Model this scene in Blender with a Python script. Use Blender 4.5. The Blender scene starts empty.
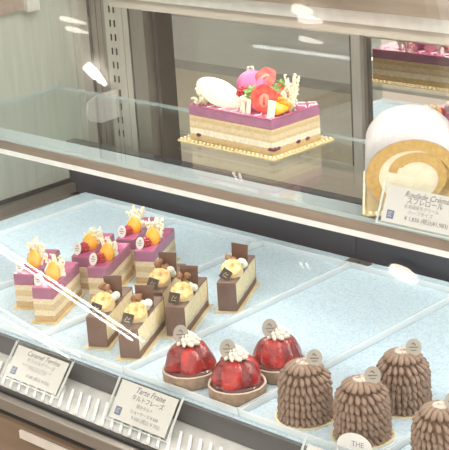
import bpy, bmesh, math, random
from mathutils import Vector, Matrix, noise
random.seed(7)
C = bpy.context.scene.collection
PI = math.pi
sc = bpy.context.scene

# ------------------------------------------------------------------ materials
def new_mat(name):
    m = bpy.data.materials.new(name); m.use_nodes = True
    nt = m.node_tree; nt.nodes.clear()
    out = nt.nodes.new('ShaderNodeOutputMaterial')
    return m, nt, out

def mat(name, col, rough=.5, metal=0., col2=None, scale=40., bump=0., bscale=None, coat=0., sss=0.,
        spec=.5, stretch=(1, 1, 1), detail=4., contrast=(.35, .65), trans=0., bdist=.001):
    m, nt, out = new_mat(name)
    b = nt.nodes.new('ShaderNodeBsdfPrincipled')
    nt.links.new(b.outputs[0], out.inputs[0])
    b.inputs['Roughness'].default_value = rough
    b.inputs['Metallic'].default_value = metal
    b.inputs['Specular IOR Level'].default_value = spec
    b.inputs['Coat Weight'].default_value = coat
    b.inputs['Coat Roughness'].default_value = .06
    if sss:
        b.inputs['Subsurface Weight'].default_value = sss
        b.inputs['Subsurface Radius'].default_value = (1, .6, .4)
        b.inputs['Subsurface Scale'].default_value = .004
    if trans: b.inputs['Transmission Weight'].default_value = trans
    tc = nt.nodes.new('ShaderNodeTexCoord')
    mp = nt.nodes.new('ShaderNodeMapping'); mp.inputs['Scale'].default_value = stretch
    nt.links.new(tc.outputs['Object'], mp.inputs[0])
    n = nt.nodes.new('ShaderNodeTexNoise'); n.inputs['Scale'].default_value = scale
    n.inputs['Detail'].default_value = detail
    nt.links.new(mp.outputs[0], n.inputs['Vector'])
    if col2 is None: col2 = tuple(c * .9 for c in col)
    r = nt.nodes.new('ShaderNodeValToRGB')
    r.color_ramp.elements[0].position = contrast[0]; r.color_ramp.elements[1].position = contrast[1]
    r.color_ramp.elements[0].color = (*col2, 1); r.color_ramp.elements[1].color = (*col, 1)
    nt.links.new(n.outputs['Fac'], r.inputs[0]); nt.links.new(r.outputs[0], b.inputs['Base Color'])
    if bump:
        n2 = nt.nodes.new('ShaderNodeTexNoise'); n2.inputs['Scale'].default_value = bscale or scale * 2
        n2.inputs['Detail'].default_value = 3
        nt.links.new(mp.outputs[0], n2.inputs['Vector'])
        bp = nt.nodes.new('ShaderNodeBump'); bp.inputs['Strength'].default_value = bump
        bp.inputs['Distance'].default_value = bdist
        nt.links.new(n2.outputs['Fac'], bp.inputs['Height']); nt.links.new(bp.outputs[0], b.inputs['Normal'])
    return m

def glass_mat(name, tint, f0, f1, rough=.015, gcol=(1, 1, 1), power=3.0):
    """clear sheet: see-through with a mirror share that grows at grazing angles"""
    m, nt, out = new_mat(name)
    t = nt.nodes.new('ShaderNodeBsdfTransparent'); t.inputs[0].default_value = (*tint, 1)
    g = nt.nodes.new('ShaderNodeBsdfGlossy'); g.inputs['Roughness'].default_value = rough
    g.inputs[0].default_value = (*gcol, 1)
    lw = nt.nodes.new('ShaderNodeLayerWeight'); lw.inputs[0].default_value = .5
    pw = nt.nodes.new('ShaderNodeMath'); pw.operation = 'POWER'; pw.inputs[1].default_value = power
    nt.links.new(lw.outputs['Facing'], pw.inputs[0])
    mr = nt.nodes.new('ShaderNodeMapRange'); mr.inputs[3].default_value = f0; mr.inputs[4].default_value = f1
    nt.links.new(pw.outputs[0], mr.inputs[0])
    mx = nt.nodes.new('ShaderNodeMixShader')
    nt.links.new(mr.outputs[0], mx.inputs[0]); nt.links.new(t.outputs[0], mx.inputs[1])
    nt.links.new(g.outputs[0], mx.inputs[2]); nt.links.new(mx.outputs[0], out.inputs[0])
    return m

def frosted_mat(name, col, clear, rough=.4):
    m, nt, out = new_mat(name)
    t = nt.nodes.new('ShaderNodeBsdfTransparent')
    b = nt.nodes.new('ShaderNodeBsdfPrincipled'); b.inputs['Base Color'].default_value = (*col, 1)
    b.inputs['Roughness'].default_value = rough
    mx = nt.nodes.new('ShaderNodeMixShader'); mx.inputs[0].default_value = 1 - clear
    nt.links.new(t.outputs[0], mx.inputs[1]); nt.links.new(b.outputs[0], mx.inputs[2])
    nt.links.new(mx.outputs[0], out.inputs[0])
    return m

def emit_mat(name, col, s):
    m, nt, out = new_mat(name)
    e = nt.nodes.new('ShaderNodeEmission'); e.inputs[0].default_value = (*col, 1); e.inputs[1].default_value = s
    nt.links.new(e.outputs[0], out.inputs[0]); return m

def stripe_mat(name, stops, rough=.7, nscale=120., wob=.0015, bump=.3, bscale=500.):
    """horizontal cake layers by local height; stops = [(z, colour), ...] bottom to top"""
    m, nt, out = new_mat(name)
    b = nt.nodes.new('ShaderNodeBsdfPrincipled'); nt.links.new(b.outputs[0], out.inputs[0])
    b.inputs['Roughness'].default_value = rough
    tc = nt.nodes.new('ShaderNodeTexCoord'); sp = nt.nodes.new('ShaderNodeSeparateXYZ')
    nt.links.new(tc.outputs['Object'], sp.inputs[0])
    n = nt.nodes.new('ShaderNodeTexNoise'); n.inputs['Scale'].default_value = nscale
    nt.links.new(tc.outputs['Object'], n.inputs['Vector'])
    ma = nt.nodes.new('ShaderNodeMath'); ma.operation = 'MULTIPLY_ADD'
    ma.inputs[1].default_value = wob * 2; nt.links.new(n.outputs['Fac'], ma.inputs[0])
    nt.links.new(sp.outputs['Z'], ma.inputs[2])
    top = stops[-1][0] * 1.2
    dv = nt.nodes.new('ShaderNodeMath'); dv.operation = 'DIVIDE'; dv.inputs[1].default_value = top
    nt.links.new(ma.outputs[0], dv.inputs[0])
    r = nt.nodes.new('ShaderNodeValToRGB'); r.color_ramp.interpolation = 'CONSTANT'
    els = r.color_ramp.elements
    els[0].position = 0; els[0].color = (*stops[0][1], 1)
    els.remove(els[1])
    for (z, c) in stops[1:]:
        e = els.new(min(1, (z + wob) / top)); e.color = (*c, 1)
    nt.links.new(dv.outputs[0], r.inputs[0])
    n3 = nt.nodes.new('ShaderNodeTexNoise'); n3.inputs['Scale'].default_value = 260
    nt.links.new(tc.outputs['Object'], n3.inputs['Vector'])
    mr = nt.nodes.new('ShaderNodeMapRange'); mr.inputs[1].default_value = .3; mr.inputs[2].default_value = .7
    mr.inputs[3].default_value = .84; mr.inputs[4].default_value = 1.08
    nt.links.new(n3.outputs['Fac'], mr.inputs[0])
    vm = nt.nodes.new('ShaderNodeVectorMath'); vm.operation = 'SCALE'
    nt.links.new(r.outputs[0], vm.inputs[0]); nt.links.new(mr.outputs[0], vm.inputs['Scale'])
    nt.links.new(vm.outputs[0], b.inputs['Base Color'])
    n2 = nt.nodes.new('ShaderNodeTexNoise'); n2.inputs['Scale'].default_value = bscale
    nt.links.new(tc.outputs['Object'], n2.inputs['Vector'])
    bp = nt.nodes.new('ShaderNodeBump'); bp.inputs['Strength'].default_value = bump; bp.inputs['Distance'].default_value = .0006
    nt.links.new(n2.outputs['Fac'], bp.inputs['Height']); nt.links.new(bp.outputs[0], b.inputs['Normal'])
    return m

def strawberry_mat(name, c1, c2):
    m, nt, out = new_mat(name)
    b = nt.nodes.new('ShaderNodeBsdfPrincipled'); nt.links.new(b.outputs[0], out.inputs[0])
    b.inputs['Roughness'].default_value = .2; b.inputs['Coat Weight'].default_value = .45
    b.inputs['Coat Roughness'].default_value = .05
    tc = nt.nodes.new('ShaderNodeTexCoord')
    v = nt.nodes.new('ShaderNodeTexVoronoi'); v.inputs['Scale'].default_value = 330
    nt.links.new(tc.outputs['Object'], v.inputs['Vector'])
    n = nt.nodes.new('ShaderNodeTexNoise'); n.inputs['Scale'].default_value = 55
    nt.links.new(tc.outputs['Object'], n.inputs['Vector'])
    r = nt.nodes.new('ShaderNodeValToRGB'); r.color_ramp.elements[0].position = .38; r.color_ramp.elements[1].position = .66
    r.color_ramp.elements[0].color = (*c1, 1); r.color_ramp.elements[1].color = (*c2, 1)
    nt.links.new(n.outputs['Fac'], r.inputs[0])
    r2 = nt.nodes.new('ShaderNodeValToRGB'); r2.color_ramp.elements[0].position = .13; r2.color_ramp.elements[1].position = .2
    r2.color_ramp.elements[0].color = (.75, .42, .2, 1); r2.color_ramp.elements[1].color = (0, 0, 0, 1)
    nt.links.new(v.outputs['Distance'], r2.inputs[0])
    ad = nt.nodes.new('ShaderNodeMix'); ad.data_type = 'RGBA'; ad.blend_type = 'ADD'; ad.inputs[0].default_value = .25
    nt.links.new(r.outputs[0], ad.inputs[6]); nt.links.new(r2.outputs[0], ad.inputs[7])
    nt.links.new(ad.outputs[2], b.inputs['Base Color'])
    bp = nt.nodes.new('ShaderNodeBump'); bp.inputs['Strength'].default_value = .6; bp.inputs['Distance'].default_value = .001
    nt.links.new(v.outputs['Distance'], bp.inputs['Height']); nt.links.new(bp.outputs[0], b.inputs['Normal'])
    return m

M = {}
M['deck'] = mat('deck frosted white', (.52, .64, .725), .36, col2=(.395, .515, .61), scale=330, detail=2, bump=.25, bscale=420, bdist=.0006, contrast=(.38, .56))
M['steel'] = mat('brushed steel', (.35, .325, .295), .33, .7, col2=(.325, .30, .27), scale=30, stretch=(9, 9, .6))
M['steel_h'] = mat('brushed steel rail', (.29, .27, .245), .32, .7, col2=(.265, .245, .22), scale=30, stretch=(.6, 9, 9))
M['headbeige'] = mat('beige header face', (.40, .365, .315), .4, .15, col2=(.35, .315, .27), scale=12, stretch=(.5, 4, 4))
M['headbrown'] = mat('brown header panel', (.30, .245, .20), .3, .35, col2=(.20, .16, .125), scale=9, stretch=(.5, 3, 6))
M['steel_light'] = mat('light satin steel', (.54, .52, .47), .35, .45, col2=(.50, .48, .43), scale=30, stretch=(9, 9, .6))
M['steel_dark'] = mat('dark steel', (.15, .135, .12), .4, .5, scale=30, stretch=(6, 6, 1))
M['bright'] = mat('satin aluminium', (.66, .65, .62), .3, .45, scale=50)
M['wall'] = mat('pale satin side panel', (.345, .36, .31), .32, 0, col2=(.295, .31, .265), scale=14, stretch=(1, 6, .5), contrast=(.3, .7))
M['slate'] = mat('dark slate panel', (.040, .046, .064), .45, 0, col2=(.034, .039, .054), scale=20)
M['gasket'] = mat('black rubber gasket', (.012, .012, .012), .6)
M['mirrorbar'] = mat('dark grey gloss rail', (.12, .122, .13), .25, .35, col2=(.095, .097, .105), scale=18, stretch=(.7, 4, 4))
M['fixture'] = mat('bronze lamp housing', (.34, .27, .225), .4, .35, col2=(.29, .23, .19), scale=30, stretch=(.5, 4, 4))
M['grille'] = mat('pale grille plastic', (.62, .62, .61), .3, .1, col2=(.5, .5, .5), scale=40)
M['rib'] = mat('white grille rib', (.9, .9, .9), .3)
M['counter'] = mat('brown gloss front panel', (.19, .135, .095), .18, 0, col2=(.13, .09, .06), scale=6, stretch=(1, 1, 6), contrast=(.3, .7))
M['strip'] = mat('pale plain strip', (.56, .52, .47), .4)
M['glass'] = glass_mat('clear shelf glass', (.97, .985, .982), .05, .45, gcol=(.95, 1, .98), power=4.)
M['glassedge'] = frosted_mat('green glass edge', (.46, .54, .54), .35, .2)
M['frontglass'] = glass_mat('front glass outer face', (.97, .98, .975), .07, .6, rough=.014, power=5.)
M['clearglass'] = glass_mat('front glass inner face', (.99, .995, .99), .0, .02)
M['film'] = frosted_mat('frosted lamp film', (.45, .51, .545), .3, .35)
M['doorglass'] = glass_mat('door glass', (.90, .91, .88), .07, .5, power=4.)
M['doormirror'] = glass_mat('mirrored door glass', (.5, .5, .5), .86, .97, power=2.)
M['led'] = emit_mat('lit diffuser cool', (.97, .98, 1.), 3.7)
M['led2'] = emit_mat('lit diffuser warm', (1., .95, .87), 13.5)
M['tube'] = emit_mat('lit ceiling tube', (1., .94, .84), 22.)
M['tube2'] = emit_mat('dim ceiling tube', (1., .95, .86), 11.)
M['tube3'] = emit_mat('faint streak lamp', (1., .92, .8), 4.)
M['down'] = emit_mat('lit downlight', (1., .86, .68), 7.5)
M['acryl'] = glass_mat('clear acrylic', (.97, .98, .98), .02, .25, rough=.12)
M['acryledge'] = frosted_mat('acrylic cut edge', (.86, .9, .9), .35, .15)
M['trayline'] = frosted_mat('acrylic tray wall', (.86, .92, .95), .55, .2)
M['paper'] = mat('card paper', (.70, .665, .65), .7, col2=(.67, .64, .625), scale=30)
M['paper2'] = mat('white card paper', (.78, .77, .76), .6)
M['ink'] = mat('dark ink', (.09, .085, .09), .7)
M['ink2'] = mat('grey ink', (.25, .24, .26), .7)
M['navy'] = mat('navy logo print', (.12, .17, .29), .6)
M['gold'] = mat('gold cake card', (.80, .66, .36), .3, .35, col2=(.70, .55, .27), scale=60)
M['goldpale'] = mat('pale gold cake card', (.80, .71, .49), .35, .3, col2=(.72, .62, .41), scale=60)
purple = (.37, .145, .245); purpled = (.32, .115, .21)
M['purple'] = mat('berry mousse', purple, .3, col2=purpled, scale=60, coat=.3)
M['purpletop'] = mat('berry glaze top', (.40, .085, .20), .12, col2=(.47, .13, .26), scale=70, coat=.6)
sponge = (.68, .49, .25); cream = (.82, .72, .52)
M['purplelayers'] = stripe_mat('cream and sponge layers', [(0, (.55, .37, .21)), (.0085, (.72, .61, .43)), (.0165, (.60, .46, .27)), (.0255, (.72, .60, .42)), (.033, (.62, .5, .33))])
M['cakelayers'] = stripe_mat('large cake layers', [(0, (.56, .42, .23)), (.0095, (.74, .69, .57)), (.0185, (.60, .47, .28)), (.0225, (.66, .54, .35)), (.029, (.58, .44, .25)), (.0345, (.70, .54, .30))], wob=.0012)
choc = (.15, .085, .065)
M['choc'] = mat('milk chocolate coating', (.18, .108, .084), .3, col2=(.15, .086, .066), scale=50, coat=.25)
M['chocdark'] = mat('dark chocolate', (.035, .022, .018), .3)
M['chocplate'] = mat('chocolate plaque', (.13, .058, .037), .28, col2=(.11, .048, .03), scale=40, coat=.3)
M['choclayers'] = stripe_mat('banana cream layers', [(0, (.19, .10, .055)), (.0085, (.33, .22, .15)), (.010, (.62, .56, .46)), (.0155, (.80, .68, .42)), (.0245, (.84, .72, .46)), (.040, (.17, .09, .06))])
M['banana'] = mat('caramelised banana', (.80, .56, .22), .2, col2=(.50, .26, .07), scale=130, coat=.7, contrast=(.36, .56))
M['bananaside'] = mat('banana side', (.84, .68, .40), .4, col2=(.75, .55, .27), scale=90)
M['creamy'] = mat('whipped cream', (.86, .81, .70), .45, sss=.1, scale=60)
M['nut'] = mat('walnut', (.36, .19, .085), .5, col2=(.22, .10, .045), scale=160, bump=.6, bscale=300)
M['rosette'] = mat('piped white cream', (.84, .79, .70), .4, sss=.1)
M['orange'] = mat('orange segment', (.88, .43, .025), .14, col2=(.84, .34, .012), scale=90, coat=.6, sss=.1)
M['raspberry'] = mat('raspberry', (.52, .03, .05), .22, col2=(.4, .015, .03), scale=200, coat=.5)
M['lace'] = mat('white chocolate lace', (.88, .83, .66), .5, col2=(.82, .74, .52), scale=300)
M['whitechoc'] = mat('white chocolate', (.87, .82, .68), .35, col2=(.82, .72, .55), scale=45, contrast=(.3, .5))
M['macaron'] = mat('pink macaron shell', (.58, .15, .34), .4, scale=200)
M['macaroncream'] = mat('macaron cream', (.86, .7, .7), .5)
M['leaf'] = mat('herb leaf', (.17, .30, .06), .45, col2=(.1, .2, .03), scale=120)
M['berrydark'] = mat('dark berry', (.10, .012, .03), .35)
M['reddot'] = mat('red sugar dot', (.6, .05, .05), .4)
M['tag'] = mat('white shop tag', (.74, .70, .68), .3, col2=(.71, .67, .65), scale=30)
M['taggrey'] = mat('greige shop tag', (.37, .34, .30), .35, col2=(.345, .315, .28), scale=30)
M['strawberry'] = strawberry_mat('glazed strawberry', (.15, .001, .006), (.36, .006, .014))
M['strawberry2'] = strawberry_mat('light strawberry', (.62, .035, .03), (.82, .11, .075))
M['strawberrymid'] = strawberry_mat('bright glazed strawberry', (.28, .004, .010), (.54, .025, .025))
M['strawcut'] = mat('strawberry cut face', (.74, .12, .085), .3, col2=(.58, .03, .025), scale=110, contrast=(.4, .6))
M['strawcore'] = mat('strawberry core', (.76, .30, .24), .35)
M['jam'] = mat('dark red jelly', (.075, .006, .012), .12, coat=.6)
M['crust'] = mat('tart crust', (.36, .26, .185), .75, col2=(.27, .18, .12), scale=170, bump=.8, bscale=260)
M['crustrim'] = mat('sugared crust rim', (.70, .60, .51), .75, col2=(.6, .48, .38), scale=170)
M['marron'] = mat('chestnut cream', (.285, .195, .148), .55, col2=(.225, .148, .108), scale=110, bump=.25, bscale=600, contrast=(.3, .7))
M['marronin'] = mat('chestnut cream core', (.19, .11, .07), .7)
M['sugar'] = mat('icing sugar dust', (.62, .56, .52), .85, col2=(.45, .35, .28), scale=350)
M['rollskin'] = mat('sugar dusted sponge skin', (.50, .485, .505), .85, col2=(.42, .40, .405), scale=160, bump=.3, bscale=500)
M['rollsponge'] = mat('golden sponge', (.58, .385, .14), .75, col2=(.50, .31, .10), scale=170, bump=.7, bscale=420)
M['rollcream'] = mat('roll cream', (.84, .76, .60), .5, col2=(.78, .68, .5), scale=90)
M['floor'] = mat('shop floor', (.32, .24, .17), .35, scale=4)
M['ceil'] = mat('shop ceiling', (.62, .58, .52), .8, scale=5)
M['shopwall'] = mat('brown shop wall', (.34, .275, .215), .7, scale=3)
M['counterback'] = mat('grey back counter', (.30, .30, .30), .4, scale=12)

# ------------------------------------------------------------------ mesh helpers
def nb(): return bmesh.new()
def obj(name, bm, m, parent=None, smooth=False, loc=None, rot=None, bevel=0.):
    me = bpy.data.meshes.new(name)
    bmesh.ops.recalc_face_normals(bm, faces=bm.faces[:])
    bm.to_mesh(me); bm.free()
    for x in (m if isinstance(m, (list, tuple)) else [m]): me.materials.append(M[x] if isinstance(x, str) else x)
    if smooth:
        for p in me.polygons: p.use_smooth = True
    o = bpy.data.objects.new(name, me); C.objects.link(o)
    if parent is not None: o.parent = parent
    if loc is not None: o.location = loc
    if rot is not None: o.rotation_euler = rot
    if bevel:
        md = o.modifiers.new('bevel', 'BEVEL'); md.width = bevel; md.segments = 2; md.limit_method = 'ANGLE'
    return o
def tag(o, label, cat, group=None, kind=None):
    o['label'] = label; o['category'] = cat
    if group: o['group'] = group
    if kind: o['kind'] = kind
    return o
def thing(name, label, cat, loc=(0, 0, 0), rz=0., group=None, rot=None):
    o = bpy.data.objects.new(name, None); C.objects.link(o)
    o.empty_display_size = .02
    o.location = loc; o.rotation_euler = rot if rot else (0, 0, rz)
    return tag(o, label, cat, group)
def struct(name, bm, m):
    o = obj(name, bm, m); o['kind'] = 'structure'; o['label'] = name.replace('_', ' ') + ' of the pastry shop'; o['category'] = name.split('_')[0]
    return o
def box(bm, x0, x1, y0, y1, z0, z1, mi=0):
    vs = [bm.verts.new(p) for p in ((x0, y0, z0), (x1, y0, z0), (x1, y1, z0), (x0, y1, z0), (x0, y0, z1), (x1, y0, z1), (x1, y1, z1), (x0, y1, z1))]
    for f in ((3, 2, 1, 0), (4, 5, 6, 7), (0, 1, 5, 4), (1, 2, 6, 5), (2, 3, 7, 6), (3, 0, 4, 7)):
        bm.faces.new([vs[i] for i in f]).material_index = mi
    return bm
def bx(*a): return box(nb(), *a)
def prism(bm, pts, z0, z1, mi=0, top_mi=None):
    a = [bm.verts.new((x, y, z0)) for x, y in pts]; b = [bm.verts.new((x, y, z1)) for x, y in pts]
    n = len(pts)
    for i in range(n):
        bm.faces.new((a[i], a[(i + 1) % n], b[(i + 1) % n], b[i])).material_index = mi
    bm.faces.new(a[::-1]).material_index = mi
    bm.faces.new(b).material_index = mi if top_mi is None else top_mi
    return bm
def xsec(bm, pts, x0, x1):
    """(y, z) section swept along x"""
    a = [bm.verts.new((x0, y, z)) for y, z in pts]; b = [bm.verts.new((x1, y, z)) for y, z in pts]
    n = len(pts)
    for i in range(n): bm.faces.new((a[i], a[(i + 1) % n], b[(i + 1) % n], b[i]))
    bm.faces.new(a); bm.faces.new(b[::-1]); return bm
def lathe(bm, prof, n=40, wob=None, cap=True):
    rings = []
    for r, z in prof:
        if r < 1e-6: rings.append([bm.verts.new((0, 0, z))]); continue
        rg = []
        for i in range(n):
            a = 2 * PI * i / n; k = wob(a, r, z) if wob else 1
            rg.append(bm.verts.new((r * k * math.cos(a), r * k * math.sin(a), z)))
        rings.append(rg)
    for p, q in zip(rings, rings[1:]):
        for i in range(n):
            j = (i + 1) % n
            if len(p) == 1 and len(q) == 1: continue
            if len(p) == 1: bm.faces.new((p[0], q[j], q[i]))
            elif len(q) == 1: bm.faces.new((p[i], p[j], q[0]))
            else: bm.faces.new((p[i], p[j], q[j], q[i]))
    return bm
def blob(bm, c, r, rot=None, sub=2, mi=0):
    """ellipsoid, r = radii"""
    if not isinstance(r, (tuple, list)): r = (r, r, r)
    mt = Matrix.Translation(c)
    if rot is not None: mt = mt @ (rot if isinstance(rot, Matrix) else Matrix.Rotation(rot[2], 4, 'Z') @ Matrix.Rotation(rot[1], 4, 'Y') @ Matrix.Rotation(rot[0], 4, 'X'))
    mt = mt @ Matrix.Diagonal((*r, 1))
    res = bmesh.ops.create_icosphere(bm, subdivisions=sub, radius=1, matrix=mt)
    for v in res['verts']:
        for f in v.link_faces: f.material_index = mi
    return res['verts']
def tube(bm, pts, r, n=6):
    pts = [Vector(p) for p in pts]; rings = []
    for i, p in enumerate(pts):
        d = (pts[min(i + 1, len(pts) - 1)] - pts[max(i - 1, 0)]).normalized()
        u = d.orthogonal().normalized() if abs(d.z) > .95 else d.cross(Vector((0, 0, 1))).normalized()
        v = d.cross(u); rr = r[i] if isinstance(r, (list, tuple)) else r
        rings.append([bm.verts.new(p + rr * (u * math.cos(2 * PI * k / n) + v * math.sin(2 * PI * k / n))) for k in range(n)])
    for a, b in zip(rings, rings[1:]):
        for k in range(n): bm.faces.new((a[k], a[(k + 1) % n], b[(k + 1) % n], b[k]))
    bm.faces.new(rings[0][::-1]); bm.faces.new(rings[-1]); return bm
def wobble(bm, amp, sc_, seed=0):
    for v in bm.verts:
        v.co += noise.noise_vector(v.co * sc_ + Vector((seed, seed * 1.7, 0))) * amp
    return bm
def text_bm(s, size, shear=0., space=1.):
    cu = bpy.data.curves.new('lettering', 'FONT'); cu.body = s; cu.size = size; cu.shear = shear
    cu.extrude = .00008; cu.align_x = 'CENTER'; cu.align_y = 'CENTER'; cu.space_character = space; cu.resolution_u = 2
    o = bpy.data.objects.new('lettering', cu); C.objects.link(o)
    dg = bpy.context.evaluated_depsgraph_get(); me = o.evaluated_get(dg).to_mesh()
    bm = nb(); bm.from_mesh(me)
    bpy.data.objects.remove(o); bpy.data.curves.remove(cu)
    return bm
def add_bm(dst, src, mt):
    """append src transformed"""
    src.verts.ensure_lookup_table(); mp = [dst.verts.new(mt @ v.co) for v in src.verts]
    for f in src.faces:
        try: dst.faces.new([mp[v.index] for v in f.verts]).material_index = f.material_index
        except ValueError: pass
    src.free()
R2 = math.radians

# ------------------------------------------------------------------ room
struct('floor', bx(-8, 4, -6, 4, -.90, -.85), 'floor')
struct('ceiling', bx(-6.6, -2.2, -2.2, .45, 1.9285, 1.98), 'ceil')
struct('wall_back', bx(-8, 4, 2.9, 3.0, -.85, 1.93), 'shopwall')

# ------------------------------------------------------------------ display case
XL, XR = -1.937, .30
case = thing('display_case', 'long steel and glass refrigerated pastry display case holding all the cakes', 'display case', (-.8, 1.3, -.85))
off = Vector((.8, -1.3, .85))
def cpart(name, bm, m, **k):
    bmesh.ops.translate(bm, verts=bm.verts[:], vec=off)
    return obj(name, bm, m, case, **k)
cpart('cabinet_body', bx(XL, XR, 1.02, 1.68, -.85, -.06), 'counter')
cpart('deck', bx(-1.875, XR, 1.066, 1.567, -.02, -.0002), 'deck')
cpart('side_panel', bx(XL - .02, XL, .9, 1.78, -.06, .62), 'wall')
b = nb(); box(b, XL, -1.875, 1.02, 1.64, -.06, -.012); box(b, XL, -1.922, 1.02, 1.64, -.012, .004)
cpart('side_channel', b, 'steel')
cpart('channel_gasket', bx(XL, -1.933, 1.02, 1.585, .0045, .012), 'gasket')
cpart('back_panel', bx(XL, XR, 1.585, 1.605, -.06, .083), 'slate')
cpart('back_duct', bx(XL, XR, 1.569, 1.585, -.06, -.012), 'slate')
cpart('panel_joint', bx(-1.31, -1.27, 1.582, 1.5848, -.012, .083), 'slate')
b = nb(); box(b, -1.262, -1.222, 1.5345, 1.5615, .0002, .003)
lt = cpart('latch_plate', b, 'steel_dark')
b = lathe(nb(), [(.003, 0), (.003, .0012), (0, .0012)], 12); bmesh.ops.translate(b, verts=b.verts[:], vec=Vector((-1.238, 1.549, .003)) + off)
obj('screw', b, 'gasket', lt)
# back left corner: corner strip, shelf standard with slots, posts
def post(name, x0, x1, y0, y1, m, z1=.345): cpart(name, bx(x0, x1, y0, y1, .0 if y0 > 1.606 else .084, z1), m)
post('corner_post', -1.936, -1.918, 1.625, 1.70, 'steel_light', .62)
post('groove_strip', -1.9178, -1.9152, 1.646, 1.70, 'steel_dark', .62)
post('corner_post', -1.915, -1.900, 1.650, 1.70, 'steel', .62)
post('groove_strip', -1.8998, -1.8982, 1.652, 1.70, 'steel_dark', .62)
post('corner_post', -1.898, -1.885, 1.650, 1.70, 'steel', .62)
post('corner_post', -1.884, -1.8695, 1.650, 1.70, 'steel', .62)
post('groove_strip', -1.8693, -1.8675, 1.645, 1.70, 'steel_dark', .62)
ss = nb(); box(ss, -1.867, -1.822, 1.642, 1.66, .0, .62)
st = cpart('shelf_standard', ss, 'steel_light')
for xx in (-1.853, -1.842):
    b = nb()
    for i in range(16): box(b, xx - .0011, xx + .0011, 1.6405, 1.6425, .09 + i * .025, .09 + i * .025 + .012)
    bmesh.ops.translate(b, verts=b.verts[:], vec=off)
    obj('slot_row', b, 'gasket', st)
post('corner_post', -1.821, -1.807, 1.642, 1.70, 'steel_light', .62)
post('gasket_strip', -1.8065, -1.8005, 1.645, 1.70, 'gasket', .62)
post('corner_post', -1.800, -1.766, 1.640, 1.699, 'steel', .62)
post('gasket_strip', -1.765, -1.756, 1.66, 1.699, 'steel_dark', .62)
# shelf bracket under the glass
b = nb()
xsec(b, [(1.64, .178), (1.59, .178), (1.568, .168), (1.562, .150), (1.572, .134), (1.595, .126), (1.64, .128)], -1.849, -1.845)
br = cpart('shelf_bracket', b, 'bright')
# header over the sliding doors
cpart('header_beam', xsec(nb(), [(1.60, .336), (1.70, .336), (1.70, .319), (1.74, .319), (1.74, .62), (1.60, .62)], -1.80, XR), 'headbeige')
cpart('header_trim', xsec(nb(), [(1.597, .353), (1.5998, .353), (1.5998, .373), (1.594, .373)], -1.80, XR), 'bright')
cpart('header_panel', xsec(nb(), [(1.590, .3735), (1.5998, .3735), (1.5998, .50), (1.578, .50)], -1.80, XR), 'headbrown')
cpart('canopy', bx(XL, XR, 1.43, 1.80, .56, .62), 'steel_h')
cpart('canopy_lamp', bx(XL + .1, XR - .05, 1.495, 1.54, .545, .558), 'led2')
cpart('added_baffle', bx(XL + .01, XR - .02, 1.555, 1.562, .487, .5595), 'steel_h')  # unseen lip added to hide the canopy lamp's reflection in the doors
# sliding doors
def sliding_door(x0, x1, y, pane, name_m, fr=.016, z0=.084, z1=.336, tilt=0., m='steel'):
    b = nb()
    box(b, x0, x0 + fr, y, y + .014, z0, z1); box(b, x1 - fr, x1, y, y + .014, z0, z1)
    box(b, x0 + fr, x1 - fr, y, y + .014, z1 - .010, z1); box(b, x0 + fr, x1 - fr, y, y + .014, z0, z0 + .012)
    d = cpart('sliding_door', b, m)
    b = bx(x0 + fr, x1 - fr, -.0025, .0025, z0 + .012, z1 - .010)
    bmesh.ops.rotate(b, cent=(0, 0, z1), matrix=Matrix.Rotation(tilt, 3, 'X'), verts=b.verts[:])
    bmesh.ops.translate(b, verts=b.verts[:], vec=off + Vector((0, y + .007, 0)))
    obj('door_pane', b, pane, d)
    for q in (x0 + fr, x1 - fr - .004):
        b = bx(q, q + .004, y + .001, y + .004, z0 + .012, z1 - .010)
        bmesh.ops.translate(b, verts=b.verts[:], vec=off); obj('door_gasket', b, 'steel_dark', d)
    return d
sliding_door(-1.800, -1.3437, 1.7005, 'doorglass', 'a', fr=.0175, z1=.3185, m='steel_light')
sliding_door(-1.3435, -.62, 1.7105, 'doormirror', 'b', fr=.005, z1=.3155, m='steel')
sliding_door(-.6195, XR, 1.7005, 'doorglass', 'c', z1=.318)
# front rail, grille, steel bar, front glass
cpart('front_rail', bx(XL, XR, 1.060, 1.0655, -.028, -.001), 'mirrorbar')
cpart('grille_plate', xsec(nb(), [(1.062, -.0285), (1.012, -.0455), (1.012, -.058), (1.064, -.058)], XL, XR), 'grille')
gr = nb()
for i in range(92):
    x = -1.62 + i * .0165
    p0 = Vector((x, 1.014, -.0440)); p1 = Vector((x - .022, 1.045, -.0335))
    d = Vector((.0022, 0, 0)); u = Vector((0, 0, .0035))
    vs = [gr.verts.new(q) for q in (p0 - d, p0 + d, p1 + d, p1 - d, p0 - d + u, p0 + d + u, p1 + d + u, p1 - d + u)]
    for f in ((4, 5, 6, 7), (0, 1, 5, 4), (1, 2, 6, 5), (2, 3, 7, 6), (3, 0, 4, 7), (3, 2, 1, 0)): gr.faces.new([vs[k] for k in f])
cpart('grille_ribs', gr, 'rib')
cpart('glass_gasket', bx(XL, XR, 1.004, 1.012, -.062, -.0435), 'gasket')
cpart('front_bar', bx(XL, XR, .992, 1.004, -.0645, -.047), 'steel_h', bevel=.001)
cpart('kick_gasket', bx(XL, XR, .994, 1.02, -.0705, -.065), 'gasket')
cpart('front_panel', bx(XL, XR, .985, 1.02, -.85, -.071), 'counter')
b = bx(-1.352, -1.222, .981, .9848, -.0865, -.0755); cpart('pale_strip', b, 'strip')  # plain pale strip fixed along the front panel
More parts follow.
